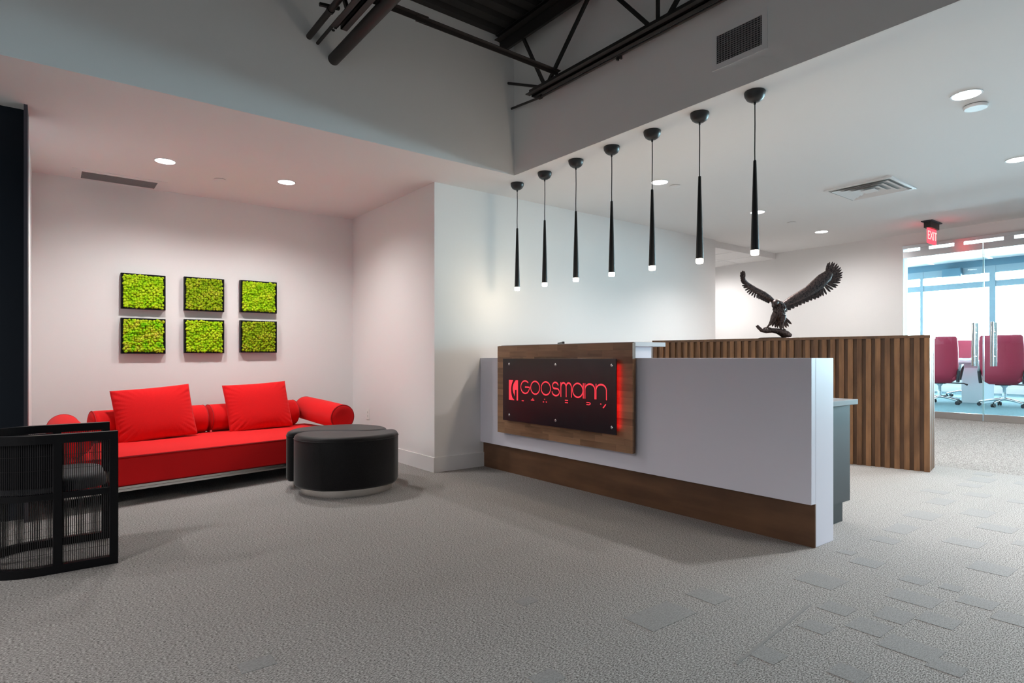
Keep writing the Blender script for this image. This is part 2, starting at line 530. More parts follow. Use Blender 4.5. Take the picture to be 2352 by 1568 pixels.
# the raised well
struct('wall_upper_back', MB().box(XW, 3.37, 4.315, 4.33, CEIL, 4.02), M['upper'])
struct('wall_upper_right', MB().box(3.355, 3.37, YW, 4.315, CEIL, 4.02), M['upper'])
dk = MB()
ribs = []
y = YW
while y < 4.32:
    ribs += [(y, 3.955), (y + 0.085, 3.955), (y + 0.105, 3.993), (y + 0.145, 3.993)]
    y += 0.165
top = [(yy, 4.05) for (yy, zz) in ribs]
rings = [[(xx, a, b) for (a, b) in ribs] for xx in (XW, 3.36)]
dk.loft(rings, smooth=False, cap0=False, cap1=False, closed=False)
dk.box(XW, 3.36, YW, 4.32, 4.03, 4.06)
struct('ceiling', dk, M['deck'])

# baseboards
struct('baseboard_back', MB().box(-0.12, 2.88, 6.834, 6.85, 0, 0.14), M['base'])
struct('baseboard_side', MB().box(2.866, 2.88, 4.93, 6.835, 0, 0.14), M['base'])
struct('baseboard_column', MB().box(2.866, 6.1, 4.916, 4.93, 0, 0.14), M['base'])
struct('baseboard_front', MB().box(9.125, 9.14, 3.185, 7.0, 0.30, 0.42), M['base'])

# ------------------------------------------------------------------ glass front, conference room shell
gf = MB()
gf.box(9.12, 9.16, YW, 3.183, 2.545, 2.588)
struct('trim_2', gf, M['alum'])
dn = 0
def glass_door(y0, y1, hy):
    global dn
    dn += 1
    d = tag(MB().box(9.135, 9.147, y0 + 0.004, y1 - 0.004, 0.385, 2.44).build('door_%d' % dn, M['glass']), kind='structure')
    MB().box(9.12, 9.162, y0 + 0.004, y1 - 0.004, 0.302, 0.386).build('bottom_rail', M['alum'], d)
    MB().box(9.12, 9.162, y0 + 0.004, y1 - 0.004, 2.42, 2.505).build('top_rail', M['alum'], d)
    if hy:
        MB().tube([(9.07, hy, 0.98), (9.07, hy, 1.52)], 0.017, 16).build('pull_handle', M['chrome'], d)
        MB().tube([(9.215, hy, 0.98), (9.215, hy, 1.52)], 0.017, 16).build('pull_handle', M['chrome'], d)
        MB().tube([(9.07, hy, 1.10), (9.215, hy, 1.10)], 0.009, 10).build('handle_post', M['chrome'], d)
        MB().tube([(9.07, hy, 1.40), (9.215, hy, 1.40)], 0.009, 10).build('handle_post', M['chrome'], d)
    for yy in (y0 + 0.004, y1 - 0.007):
        MB().box(9.134, 9.148, yy, yy + 0.003, 0.386, 2.42).build('glass_edge', M['glassedge'], d)
    for yy in (y0 + 0.25, y1 - 0.25):
        MB().box(9.13, 9.155, yy - 0.05, yy + 0.05, 2.503, 2.547).build('pivot_block', M['alum'], d)
    return d
glass_door(2.304, 3.183, 2.392)
glass_door(1.425, 2.304, 2.205)
for i in range(5):
    glass_door(0.35 - 1.075 * i, 1.425 - 1.075 * i, None)

struct('wall_conference_left', MB().box(9.3, 16.6, 5.9, 6.02, 0.1, 3.4), M['wall'])
struct('wall_conference_low', MB().box(16.5, 16.62, YW, 6.0, 0.1, 1.09), M['wall'])
struct('wall_conference_top', MB().box(16.5, 16.62, YW, 6.0, 3.127, 3.42), M['blue_shade'])
struct('baseboard_conference', MB().box(16.48, 16.5, YW, 5.9, 0.30, 0.42), M['base'])
struct('trim_3', MB().box(16.38, 16.5, YW, 5.9, 1.06, 1.10), M['base'])
cc = struct('ceiling', MB().box(9.3, 16.6, YW, 6.0, 3.277, 3.42), M['ceil'])
struct('wall_conference_header', MB().box(9.16, 9.30, YW, 6.0, CEIL, 3.42), M['wall'])
for yy in (5.1, 4.0, 2.9, 1.8, 0.7, -0.4, -1.5, -2.6):
    MB().box(9.4, 16.4, yy - 0.03, yy + 0.03, 3.268, 3.279).build('ceiling_bar', M['tbar'], cc)  # thin white emissive bars along the ceiling
mull_y = [5.75, 5.357, 4.0, 2.64, 1.28, -0.08, -1.44, -2.8, -3.95]
for i, (ya, yb) in enumerate(zip(mull_y[1:], mull_y)):
    w = MB()
    h = 0.03
    w.box(16.5, 16.58, ya + h, yb - h, 2.97, 3.127)          # head
    w.box(16.5, 16.58, ya + h, yb - h, 2.66, 2.795)           # transom
    w.box(16.5, 16.58, ya + h, yb - h, 1.09, 1.16)            # bottom rail
    hw = 0.055 if i % 2 else 0.03
    w.box(16.49, 16.585, ya - hw, ya + hw, 1.09, 3.127)       # mullion
    wo = struct('window_%d' % (i + 1), w, M['mull'])
    MB().box(16.535, 16.545, ya + h, yb - h, 1.16, 2.66).build('pane', M['glass'], wo)
    MB().box(16.535, 16.545, ya + h, yb - h, 2.795, 2.97).build('pane', M['glass'], wo)

# portal so that the sky light through the windows is sampled well
pd = bpy.data.lights.new('window_portal', 'AREA')
pd.shape = 'RECTANGLE'; pd.size = 9.8; pd.size_y = 2.0
pd.cycles.is_portal = True
po = bpy.data.objects.new('window_portal', pd); C.objects.link(po)
po.location = (16.62, 0.9, 2.1); po.rotation_euler = (R(90), 0, R(90))

# ------------------------------------------------------------------ reception desk
XF, XB, Y0, Y1 = 3.405, 3.675, 1.646, 4.93
rd = thing('reception_desk', 'long white reception desk with brown wood kick panel, grey counter and raised white ledge', 'desk', (3.54, 3.3, 0))
def L(o):  # child placed in world numbers under an unrotated parent
    o.location = Vector(o.location) - o.parent.location; return o
L(MB().box(3.455, XB, Y0, Y1 - 0.002, 0.0, 1.08, bevel=0.003).build('body', M['lacq'], rd))
L(MB().box(XF, 3.456, Y0, Y1 - 0.002, 0.248, 1.08, bevel=0.002).build('front_panel', M['lacq'], rd))
L(MB().box(3.443, 3.4555, Y0 - 0.002, Y1 - 0.003, 0.0, 0.2475).build('kick_panel', M['kick'], rd))
L(MB().box(3.43, 3.61, 2.95, 4.52, 1.0795, 1.166).build('ledge_support', M['lacq'], rd))
L(MB().box(3.376, 3.735, 2.915, 4.54, 1.166, 1.199, bevel=0.002).build('raised_ledge', M['lacq_grey'], rd))

# sign board of butcher-block staves with the black plaque
sg = thing('sign_board', 'brown butcher-block board with black plaque lit red, fixed on white desk front', 'sign', (3.36, 3.72, 0.79))
L(MB().box(3.352, 3.3745, 2.902, 4.546, 0.388, 1.193).build('backing_board', M['backing'], sg))
st = None
row_h = 0.0503
zz = 0.386
ri = 0
while zz < 1.19:
    yy = 2.899
    first = True
    while yy < 4.5475:
        ln = random.choice((0.16, 0.24, 0.30, 0.38)) * (0.5 if first and ri % 2 else 1)
        first = False
        if yy + ln > 4.45: ln = 4.548 - yy
        if st is None:
            st = MB().box(0, 0.0135, 0.0004, 0.9996, 0.0003, row_h - 0.0003).build('stave', M['stave'], sg); o = st
        else:
            o = inst(st, 'stave', sg)
        jut = random.uniform(0, 0.0006)
        o.location = (3.3395 - jut, yy, zz); o.scale = (1, ln, 1); L(o)
        yy += ln
    zz += row_h; ri += 1
pq = L(MB().box(-0.0045, 0.0045, -0.695, 0.695, -0.281, 0.281, bevel=0.0015).build('plaque', M['plaque'], sg, (3.3045, 3.717, 0.794)))
PX, PYL, PZ = 3.2995, 4.412, 0.512        # plaque face, left edge, bottom edge
def put_on_plaque(mb, name, mat):
    # mb is drawn in (s, z) = metres from the left edge, world height; x = out of the face
    o = mb.build(name, mat, pq)
    o.location = Vector((0, 0, 0)) - Vector((3.3045, 3.717, 0.794))
    return o
def stroke(polys, name, mat=None, t=0.0012):
    mb = MB()
    for poly in polys:
        n = len(poly)
        f = [mb.bm.verts.new((PX - t, PYL - s, z)) for s, z in poly]
        b = [mb.bm.verts.new((PX + 0.0005, PYL - s, z)) for s, z in poly]
        mb.bm.faces.new(f); mb.bm.faces.new(b[::-1])
        for i in range(n):
            mb.bm.faces.new((f[i], f[(i + 1) % n], b[(i + 1) % n], b[i]))
    return put_on_plaque(mb, name, mat or M['letter'])
def arcband(cx, cz, rx, rz, a0, a1, thin=0.0052, thick=0.0115, n=40):
    """quads along an arc; thick at top and bottom, thin at the sides"""
    out = []
    P = []
    for i in range(n + 1):
        a = R(a0 + (a1 - a0) * i / n)
        th_x, th_z = thin, thick
        P.append(((cx + rx * math.cos(a), cz + rz * math.sin(a)), (cx + (rx - th_x) * math.cos(a), cz + (rz - th_z) * math.sin(a))))
    for (o0, i0), (o1, i1) in zip(P, P[1:]):
        out.append([o0, o1, i1, i0])
    return out
def rect(s0, s1, z0, z1):
    return [(s0, z0), (s1, z0), (s1, z1), (s0, z1)]
ZB, ZT = 0.765, 0.886
zc, rz_ = (ZB + ZT) / 2, (ZT - ZB) / 2
stroke(arcband(0.326, zc, 0.062, rz_, 45, 360) + [rect(0.326, 0.388, zc - 0.005, zc + 0.006)], 'letter_g')
stroke(arcband(0.463, zc, 0.062, rz_, 0, 360), 'letter_o')
stroke(arcband(0.602, zc, 0.062, rz_, 0, 360), 'letter_o')
# s: upper bowl open right, lower bowl open left, joined by a diagonal
su = arcband(0.722, 0.853, 0.037, 0.033, 5, 235, 0.006, 0.012, 24)
sl = arcband(0.727, 0.802, 0.047, 0.037, 175, 412, 0.006, 0.012, 28)
stroke(su + sl + [[(0.700, 0.824), (0.708, 0.838), (0.757, 0.832), (0.748, 0.822)]], 'letter_s')
def stem(s):
    return rect(s, s + 0.0062, ZB, ZT - 0.002)
def arch(s0, s1, z=0.842):
    c = (s0 + s1) / 2
    return arcband(c, z, (s1 - s0) / 2, ZT - z, 0, 180, 0.0065, 0.013, 20) + [rect(s1 - 0.0065, s1, ZB, z)]
stroke([stem(0.787)] + arch(0.787, 0.856) + arch(0.848, 0.917), 'letter_m')
stroke(arcband(0.986, zc, 0.061, rz_, 0, 360) + [stem(1.045)], 'letter_a')
stroke([stem(1.064)] + arch(1.064, 1.178, 0.835), 'letter_n')
stroke([stem(1.183)] + arch(1.183, 1.297, 0.835), 'letter_n')
# emblem: lit block with a dark round letter cut out of it
A1 = [(0.094, 0.703), (0.094, 0.883), (0.156, 0.883)] + [(0.123 + 0.033 * abs(t) ** 2.2, 0.794 + 0.089 * t) for t in [0.8, 0.6, 0.4, 0.2, 0, -0.2, -0.4, -0.6, -0.8]] + [(0.172, 0.703)]
stroke([A1], 'emblem_left')
A2 = [(0.224, 0.883), (0.195, 0.883)] + [(0.150 + 0.044 * abs(t) ** 2.0, 0.806 + 0.077 * t) for t in [0.8, 0.6, 0.4, 0.2, 0.0, -0.25, -0.5, -0.75]] + [(0.176, 0.738), (0.180, 0.795), (0.207, 0.796), (0.207, 0.703), (0.224, 0.703)]
stroke([A2], 'emblem_right')
# second line: only fragments of the letters are lit
stroke([rect(0.280, 0.307, 0.701, 0.708)], 'lit_fragment')
stroke([[(0.405, 0.714), (0.452, 0.715), (0.449, 0.722), (0.411, 0.721)], [(0.425, 0.725), (0.436, 0.725), (0.433, 0.737)]], 'lit_fragment')
stroke([rect(0.566, 0.578, 0.707, 0.714), rect(0.604, 0.615, 0.708, 0.715), rect(0.584, 0.592, 0.731, 0.737)], 'lit_fragment')
stroke([rect(0.840, 0.874, 0.736, 0.743), rect(0.840, 0.874, 0.717, 0.724)], 'lit_fragment')
stroke([rect(1.084, 1.115, 0.733, 0.739), rect(1.084, 1.115, 0.716, 0.723), [(1.112, 0.716), (1.126, 0.722), (1.128, 0.734), (1.112, 0.739), (1.112, 0.734), (1.120, 0.732), (1.119, 0.724), (1.112, 0.722)]], 'lit_fragment')
stroke([[(1.256, 0.706), (1.264, 0.703), (1.291, 0.731), (1.284, 0.735)], rect(1.232, 1.241, 0.729, 0.736)], 'lit_fragment')
for yy in (4.313, 3.686, 3.063):
    for z_ in (1.026, 0.567):
        L(MB().lathe([(0, -0.006), (0.009, -0.005), (0.012, -0.002), (0.012, 0.034), (0, 0.034)], 16, Matrix.Rotation(R(90), 4, 'Y')).build('standoff_screw', M['chrome'], sg, (PX - 0.0005, yy, z_)))
L(MB().box(3.3095, 3.315, 3.036, 3.046, 0.56, 1.03).build('led_strip', M['ledstrip'], sg))

# staff side: grey return desk behind the white front
gd = thing('staff_desk', 'dark grey desk return with overhanging worktop behind the white desk end', 'desk', (3.95, 2.4, 0))
L(MB().box(3.69, 4.235, 1.74, 4.9, 0.775, 0.808, bevel=0.002).build('worktop', M['desk_top_grey'], gd))
L(MB().box(3.70, 4.197, 1.775, 2.60, 0.14, 0.775).build('cabinet', M['desk_grey'], gd))
L(MB().box(3.70, 4.169, 1.81, 2.56, 0.0, 0.14).build('toe_kick', M['desk_grey'], gd))
L(MB().box(3.70, 4.2, 4.2, 4.58, 0.0, 0.775).build('cabinet', M['desk_grey'], gd))

mo = thing('monitor', 'black computer monitor on staff worktop, corner peeping over raised ledge', 'monitor', (4.143, 4.548, 0.8085), R(-36.5))
MB().box(-0.012, 0.012, -0.24, 0.24, 0.10, 0.434, bevel=0.004).build('screen', M['monitor'], mo)
MB().box(0.012, 0.03, -0.03, 0.03, 0.0, 0.25).build('stand', M['monitor'], mo)
MB().box(-0.07, 0.07, -0.09, 0.07, 0.0, 0.012).build('foot', M['monitor'], mo)

# ------------------------------------------------------------------ slatted partition
rs = R(11)
sw = thing('slat_partition', 'low partition clad in vertical brown wood slats behind the white desk', 'partition', (6.6, 2.075, 0), rs)
# local x: depth (0 front .. 0.36), local y: along the wall
LEN = 2.90
MB().box(0.018, 0.345, 0.03, LEN, 0.0, 1.270).build('core', M['backing'], sw)
MB().box(-0.006, 0.365, -0.003, LEN, 1.272, 1.300).build('cap', M['backing'], sw)
sl0 = MB().box(-0.006, 0.0185, 0.0, 0.045, 0.0, 1.272, bevel=0.0012, seg=1).build('slat', M['slat'], sw)
for i in range(1, 36):
    inst(sl0, 'slat', sw, (random.uniform(-.001, .001), 0.081 * i, 0))
for i in range(4):
    inst(sl0, 'slat', sw, (0.045 + 0.085 * i, 0.0, 0), (0, 0, R(0)), (2.3, 0.72, 1))

# ------------------------------------------------------------------ bronze eagle
eg = thing('eagle_sculpture', 'dark bronze eagle sculpture with raised wings, on a branch atop slatted partition', 'sculpture', (6.50, 3.475, 1.3005), R(-37.667))
K = 0.000748
def E(X, Y, d=0.0):
    return Vector(((X - 1000) * K, d, max((1408 - Y) * K, 0.0)))
MB().lathe([(0, 0), (0.16, 0), (0.165, 0.004), (0.15, 0.009), (0, 0.010)], 28, Matrix.Diagonal((1.45, 0.62, 1, 1)) ).build('base_plate', M['bronze'], eg, (-0.02, 0, 0))
MB().tube([E(628, 1212), E(655, 1245), E(700, 1285), E(770, 1300), E(860, 1288), E(940, 1300), E(1000, 1322), E(1060, 1352), E(1115, 1390)],
          [.015, .019, .022, .024, .026, .032, .042, .050, .046], 12).build('branch', M['bronze'], eg)
MB().tube([E(1010, 1325), E(1030, 1300), E(1052, 1272)], [.026, .022, .016], 10).build('branch_stub', M['bronze'], eg)
# body: lofted torso, neck and head
bpts = [E(960, 1135), E(960, 1090, -.01), E(962, 1030, -.015), E(962, 965, -.02), E(950, 915, -.03), E(908, 886, -.06), E(876, 876, -.075), E(850, 884, -.09), E(830, 908, -.10), E(822, 925, -.105)]
brad = [.012, .036, .058, .069, .058, .038, .034, .036, .029, .012]
body = MB().tube(bpts, brad, 16).build('body', M['bronze'], eg, sharp=0)
pl_ = MB()
for i in range(1, 7):
    for t in (0, .5):
        if i == 6 and t: continue
        p = bpts[i].lerp(bpts[i + 1], t); r_ = brad[i] + (brad[i + 1] - brad[i]) * t
        n_ = max(8, int(r_ * 230))
        for k_ in range(n_):
            an = 2 * PI * (k_ + .5 * (i % 2) + .25 * (t > 0)) / n_
            q = p + Vector((math.cos(an) * r_ * 0.97, math.sin(an) * r_ * 0.97, random.uniform(-.006, .006)))
            k2 = 0.85 if i < 4 else 0.6
            pl_.sphere(q, 0.0105 * k2, 1, (1, 1, 1.9))
pl_.build('plumage', M['bronze'], eg, kind='stuff')
MB().tube([E(828, 905, -.10), E(808, 922, -.108), E(802, 945, -.11), E(811, 964, -.11)], [.017, .014, .009, .002], 8).build('beak', M['bronze'], eg)
MB().sphere(E(845, 893, -0.124), 0.006, 1).build('eye', M['bronze'], eg)
# legs
for (a, b, c, d1) in ((E(905, 1040, -0.02), E(840, 1160, -0.02), E(782, 1250, 0), 0), (E(1000, 1060, -0.03), E(990, 1170, -0.03), E(985, 1290, -0.01), 1)):
    lg = MB().tube([a, a.lerp(b, .5), b, b.lerp(c, .5), c], [.040, .036, .022, .011, .010], 10).build('leg', M['bronze'], eg)
    tl = MB()
    for t in (-0.05, -0.017, 0.017, 0.05):
        tl.tube([c + Vector((0, 0, .004)), c + Vector((t * .8, -0.012, -0.006)), c + Vector((t, -0.022, -0.028))], [.010, .008, .002], 6)
    tl.build('talons', M['bronze'], lg)
def feather(name, base, tip, w, parent, dy=0.0, thick=0.004):
    base, tip = Vector(base), Vector(tip)
    d = tip - base; ln = d.length; d.normalize()
    s = Vector((d.z, 0, -d.x))
    f = Vector((0, 1, 0))
    rings = []
    for t, ww in ((0, .45), (.25, .85), (.6, 1.0), (.82, .85), (.94, .5), (1, .08)):
        c = base + d * (ln * t) + f * dy
        rings.append([c - s * (w * ww), c - f * thick * (1 - .6 * t), c + s * (w * ww), c + f * thick * .5])
    return MB().loft(rings).build(name, M['bronze'], parent)
# wings: thick covert surface plus separate flight feathers
def covert(name, lead, trail, depth, parent):
    mb = MB()
    rings = []
    n = len(lead)
    for i in range(n):
        a, b = Vector(lead[i]), Vector(trail[i])
        c = (a + b) / 2
        th = depth * (1 - 0.6 * i / n)
        ring = []
        for k in range(12):
            an = 2 * PI * k / 12
            ring.append(c + (a - c) * math.cos(an) + Vector((0, -1, 0)) * th * math.sin(an))
        rings.append(ring)
    mb.loft(rings)
    return mb.build(name, M['bronze'], parent, sharp=0)
dr = lambda t: 0.03 + 0.05 * t
wr_lead = [(960, 900), (1030, 860), (1170, 762), (1390, 632), (1500, 532), (1600, 445), (1700, 388), (1760, 372)]
wr_tr = [(1030, 960), (1100, 925), (1240, 880), (1430, 790), (1560, 715), (1670, 640), (1790, 530), (1830, 430)]
wing_r = covert('wing', [E(*p, dr(i / 7)) for i, p in enumerate(wr_lead)], [E(*p, dr(i / 7)) for i, p in enumerate(wr_tr)], 0.030, eg)
tips = [(1765, 258), (1797, 240), (1836, 238), (1872, 250), (1905, 268), (1935, 296), (1958, 325), (1976, 358), (1988, 396), (1988, 436),
        (1980, 474), (1970, 515), (1950, 558), (1924, 604), (1890, 632), (1850, 664), (1800, 700), (1745, 738), (1690, 764)]
for i, t in enumerate(tips):
    q = i / (len(tips) - 1)
    bx, by = 1722 + 70 * math.sin(q * PI) - 150 * max(0, q - .55), 395 + 230 * q
    feather('feather', E(bx, by, dr(1)), E(*t, dr(1) + 0.01), 0.0130, wing_r, dy=0.010 * (i % 2))
for i in range(20):
    q = i / 19
    tx, ty = 1640 - 530 * q, 762 + 232 * q + 12 * (i % 2)
    if q < 0.2: ty += 10
    feather('feather', E(tx - 10 - 30 * q, ty - 150 + 40 * q, dr(.8 - .7 * q)), E(tx, ty, dr(.8 - .7 * q)), 0.0165, wing_r, dy=0.008 * (i % 2) + 0.006)
dl = lambda t: -0.03 - 0.16 * t
wl_lead = [(900, 880), (870, 838), (790, 775), (700, 722), (560, 662), (430, 592), (372, 548), (345, 480)]
wl_tr = [(880, 930), (810, 872), (730, 835), (640, 800), (500, 730), (400, 660), (352, 600), (325, 520)]
wing_l = covert('wing', [E(*p, dl(i / 7)) for i, p in enumerate(wl_lead)], [E(*p, dl(i / 7)) for i, p in enumerate(wl_tr)], 0.026, eg)
for i, t in enumerate([(342, 436), (330, 428), (318, 430), (306, 440), (297, 452), (300, 485), (304, 525), (312, 560), (320, 590), (334, 640), (352, 672), (385, 708), (410, 742), (445, 768), (484, 790), (530, 816), (572, 826), (608, 838)]):
    q = i / 17
    bx = 352 + 250 * max(0, q - .35) / .65; by = 530 + 215 * q
    feather('feather', E(bx, by, dl(1 - .5 * q)), E(*t, dl(1 - .5 * q)), 0.0105, wing_l, dy=0.008 * (i % 2))
for i in range(8):
    q = i / 7
    feather('feather', E(640 + 150 * q, 765 + 40 * q, dl(.45 - .35 * q)), E(635 + 145 * q, 842 + 48 * q, dl(.45 - .35 * q)), 0.015, wing_l, dy=0.006 * (i % 2))
for i, t in enumerate([(858, 1215), (898, 1228), (940, 1245), (980, 1250), (1022, 1272), (1072, 1264), (1114, 1248), (1150, 1228), (1190, 1192)]):
    feather('tail_feather', E(945 + 8 * i, 1050, 0.03), E(*t, 0.06), 0.0165, eg, dy=0.006 * (i % 2))

# ------------------------------------------------------------------ red sofa
so = thing('sofa', 'low red fabric sofa with round bolster arms, against the niche back wall', 'sofa', (0.034, 5.144, 0), R(11.5))
SL, SD = 2.46, 1.05
def bolster(name, p, q, r, parent, piping=True):
    p, q = Vector(p), Vector(q)
    d = (q - p).normalized(); ln = (q - p).length
    pts, rr = [], []
    for t, k in ((0, .0), (0.004, .55), (0.010, .86), (0.022, .985), (0.05, 1.0), (0.5, 1.02), (0.95, 1.0), (0.978, .985), (0.990, .86), (0.996, .55), (1, 0.0)):
        pts.append(p + d * (ln * t)); rr.append(max(r * k, 0.002))
    o = MB().tube(pts, rr, 32).build(name, M['red'], parent, sharp=60)
    if piping:
        z = Vector((0, 0, 1)); a = d.cross(z).normalized(); b = a.cross(d)
        for e in (p + d * 0.02 * ln, q - d * 0.02 * ln):
            pr = [e + (a * math.cos(2 * PI * k / 40) + b * math.sin(2 * PI * k / 40)) * (r * 0.985) for k in range(40)]
            MB().tube(pr, 0.0035, 6, closed=True).build('piping', M['red_pipe'], o)
    return o
MB().box(0.0, SL, 0.0, SD, 0.135, 0.350, bevel=0.02, seg=3).build('base', M['red'], so)
# seat mattress: softly crowned top
def slab_top(x0, x1, y0, y1, z0, z1, crown, nx=24, ny=12):
    mb = MB()
    top = {}
    for i in range(nx + 1):
        for j in range(ny + 1):
            u, v = i / nx, j / ny
            e = (1 - abs(2 * u - 1) ** 12) * (1 - abs(2 * v - 1) ** 6)
            zz = z1 - 0.014 + (0.014 + crown) * e + 0.003 * math.sin(9 * u + 4 * v) * e
            top[i, j] = mb.bm.verts.new((x0 + (x1 - x0) * u, y0 + (y1 - y0) * v, zz))
    for i in range(nx):
        for j in range(ny):
            f = mb.bm.faces.new((top[i, j], top[i + 1, j], top[i + 1, j + 1], top[i, j + 1])); f.smooth = True
    border = [(i, 0) for i in range(nx)] + [(nx, j) for j in range(ny)] + [(i, ny) for i in range(nx, 0, -1)] + [(0, j) for j in range(ny, 0, -1)]
    low = [mb.bm.verts.new((top[b].co.x, top[b].co.y, z0)) for b in border]
    n = len(border)
    for k in range(n):
        mb.bm.faces.new((top[border[k]], top[border[(k + 1) % n]], low[(k + 1) % n], low[k]))
    mb.bm.faces.new(low[::-1])
    return mb
slab_top(-0.004, SL + 0.004, -0.004, SD, 0.346, 0.372, 0.004).build('seat', M['red'], so)
MB().tube([(0.0, -0.003, 0.352), (SL, -0.003, 0.352)], 0.004, 6).build('piping', M['red_pipe'], so)
MB().box(0.005, SL - 0.005, 0.006, SD - 0.01, 0.098, 0.115).build('rail', M['steel'], so)
MB().box(0.003, SL - 0.003, 0.002, SD - 0.006, 0.118, 0.136).build('rail', M['steel'], so)
for (x, y_) in ((0.35, 0.62), (SL - 0.35, 0.62), (0.35, 0.95), (SL - 0.35, 0.95)):
    MB().tube([(x, y_, 0.0), (x, y_, 0.10)], 0.022, 12).build('leg', M['black_steel'], so)
bolster('arm_bolster', (0.11, 0.02, 0.492), (0.25, 0.95, 0.510), 0.112, so)
bolster('arm_bolster', (2.335, 0.10, 0.494), (2.45, 1.02, 0.535), 0.124, so)
bolster('back_bolster', (0.43, 0.95, 0.502), (1.365, 0.95, 0.502), 0.131, so)
bolster('back_bolster', (1.375, 0.95, 0.502), (2.29, 0.95, 0.502), 0.131, so)
MB().tube([(1.37, 0.83, 0.36), (1.37, 0.83, 0.40)], 0.012, 10).build('peg', M['steel'], so)

def pillow(name, label, loc, rot, w, h, t):
    mb = MB()
    n = 44
    for sgn in (1, -1):
        g = {}
        for i in range(n + 1):
            for j in range(n + 1):
                u, v = 2 * i / n - 1, 2 * j / n - 1
                fx = 1 - 0.025 * (1 - v * v) * abs(u) ** 3 * 0.9
                fy = 1 - 0.035 * (1 - u * u) * abs(v) ** 3 * 0.9
                e = max(0.0, (1 - abs(u) ** 2.4) * (1 - abs(v) ** 2.4)) ** 0.55
                an = math.atan2(v, u); rr_ = math.hypot(u, v)
                wr = (0.0035 * math.sin(38 * an + 3 * u) + 0.0025 * math.sin(61 * an)) * max(0, rr_ - 0.55) * 1.6 + 0.0045 * math.sin(5.0 * u + 3 * v * v + 2 * sgn) * (1 - e)
                g[i, j] = mb.bm.verts.new((u * w / 2 * fx, sgn * (t / 2 * e) + wr * (1 if 0 < i < n and 0 < j < n else 0) + 0.0, v * h / 2 * fy))
        for i in range(n):
            for j in range(n):
                f = mb.bm.faces.new((g[i, j], g[i + 1, j], g[i + 1, j + 1], g[i, j + 1])); f.smooth = True
    bmesh.ops.remove_doubles(mb.bm, verts=mb.bm.verts[:], dist=0.0004)
    o = mb.build(name, M['red'], None, loc, rot, sharp=0)
    return tag(o, label, 'cushion', 'cushions on the red sofa')
pillow('throw_cushion', 'red square cushion leaning on sofa, the one nearer the mesh armchair', (0.735, 6.07, 0.597), (R(-18), R(-4.0), R(8)), 0.62, 0.475, 0.17)
pillow('throw_cushion', 'red square cushion leaning on sofa, the one nearer the black ottomans', (1.655, 6.285, 0.600), (R(-18), R(-2.5), R(8)), 0.63, 0.48, 0.17)

# ------------------------------------------------------------------ ottomans
def half_outline(flip):
    Rr, A = 0.50, 0.12
    pts = []
    for i in range(60):
        a = PI + PI * i / 60
        pts.append(Vector((Rr * math.cos(a), Rr * math.sin(a))))
    for i in range(60):
        x = Rr - 2 * Rr * i / 60
        pts.append(Vector((x, -A * math.sin(PI * x / Rr))))
    for p in pts[60:]:
        p.y -= 0.005
    for it in range(150):
        n = len(pts)
        q = []
        for k in range(n):
            near = max(0.0, 1 - (Rr - abs(pts[k].x)) / 0.20)
            q.append(pts[k].lerp((pts[k - 1] + pts[(k + 1) % n]) / 2, 0.9 * near))
        pts = q
    if flip: pts = [Vector((-p.x, -p.y)) for p in pts]
    return pts
def inset(pts, d):
    n = len(pts); out = []
    ar = sum(pts[i].x * pts[(i + 1) % n].y - pts[(i + 1) % n].x * pts[i].y for i in range(n))
    for i in range(n):
        t = (pts[(i + 1) % n] - pts[i - 1]).normalized()
        nr = Vector((-t.y, t.x)) * (1 if ar > 0 else -1)
        out.append(pts[i] + nr * d)
    return out
def ottoman(label, flip):
    o = thing('ottoman', label, 'ottoman', (1.955, 4.865, 0), R(-4), 'pair of interlocking black ottomans')
    pl = half_outline(flip)
    rings = []
    for (d, z) in ((0.03, 0.062), (0.010, 0.066), (0.0, 0.085), (0.0, 0.435), (0.003, 0.451), (0.010, 0.462), (0.020, 0.468), (0.032, 0.4715)):
        rings.append([(p.x, p.y, z) for p in inset(pl, d)])
    MB().loft(rings).build('body', M['hide'], o, sharp=75)
    base = inset(pl, 0.045)
    for it in range(30):
        base = [base[i].lerp((base[i - 1] + base[(i + 1) % len(base)]) / 2, 0.6) for i in range(len(base))]
    MB().loft([[(p.x, p.y, 0.0) for p in base], [(p.x, p.y, 0.063) for p in base]]).build('base', M['steel'], o, sharp=60)
    thin_line = [(p.x, p.y, 0.437) for p in inset(pl, -0.001)]
    MB().tube(thin_line, 0.003, 5, closed=True).build('welt', M['hide'], o)
    return o
ottoman('black hide ottoman half on steel plinth, the front one, nearer the camera', False)
ottoman('black hide ottoman half on steel plinth, the rear one, beside the sofa', True)

# ------------------------------------------------------------------ black barrel armchair
ch = thing('barrel_chair', 'black barrel armchair with see-through rod sides, left of the red sofa', 'chair', (0.0, 4.07, 0))
HW, XFR, XC = 0.278, 0.27, -0.03     # half width, front post x, arc centre x
def dpath(off=0.0, x_end=XFR, n=40):
    r = HW + off
    pts = [(x_end, -r)]
    m = 12
    for i in range(1, m):
        pts.append((x_end + (XC - x_end) * i / m, -r))
    for i in range(n + 1):
        a = -PI / 2 - PI * i / n
        pts.append((XC + r * math.cos(a), r * math.sin(a)))
    for i in range(1, m + 1):
        pts.append((XC + (x_end - XC) * i / m, r))
    return pts
def rail(name, z0, z1, w, x_end=XFR + 0.018, mat='blackwood', off=0.0):
    o_, i_ = dpath(off + w / 2, x_end), dpath(off - w / 2, x_end)
    rings = [[(a[0], a[1], z0), (a[0], a[1], z1), (b[0], b[1], z1), (b[0], b[1], z0)] for a, b in zip(o_, i_)]
    return MB().loft(rings, smooth=False).build(name, M[mat], ch, sharp=30)
rail('top_rail', 0.652, 0.696, 0.042)
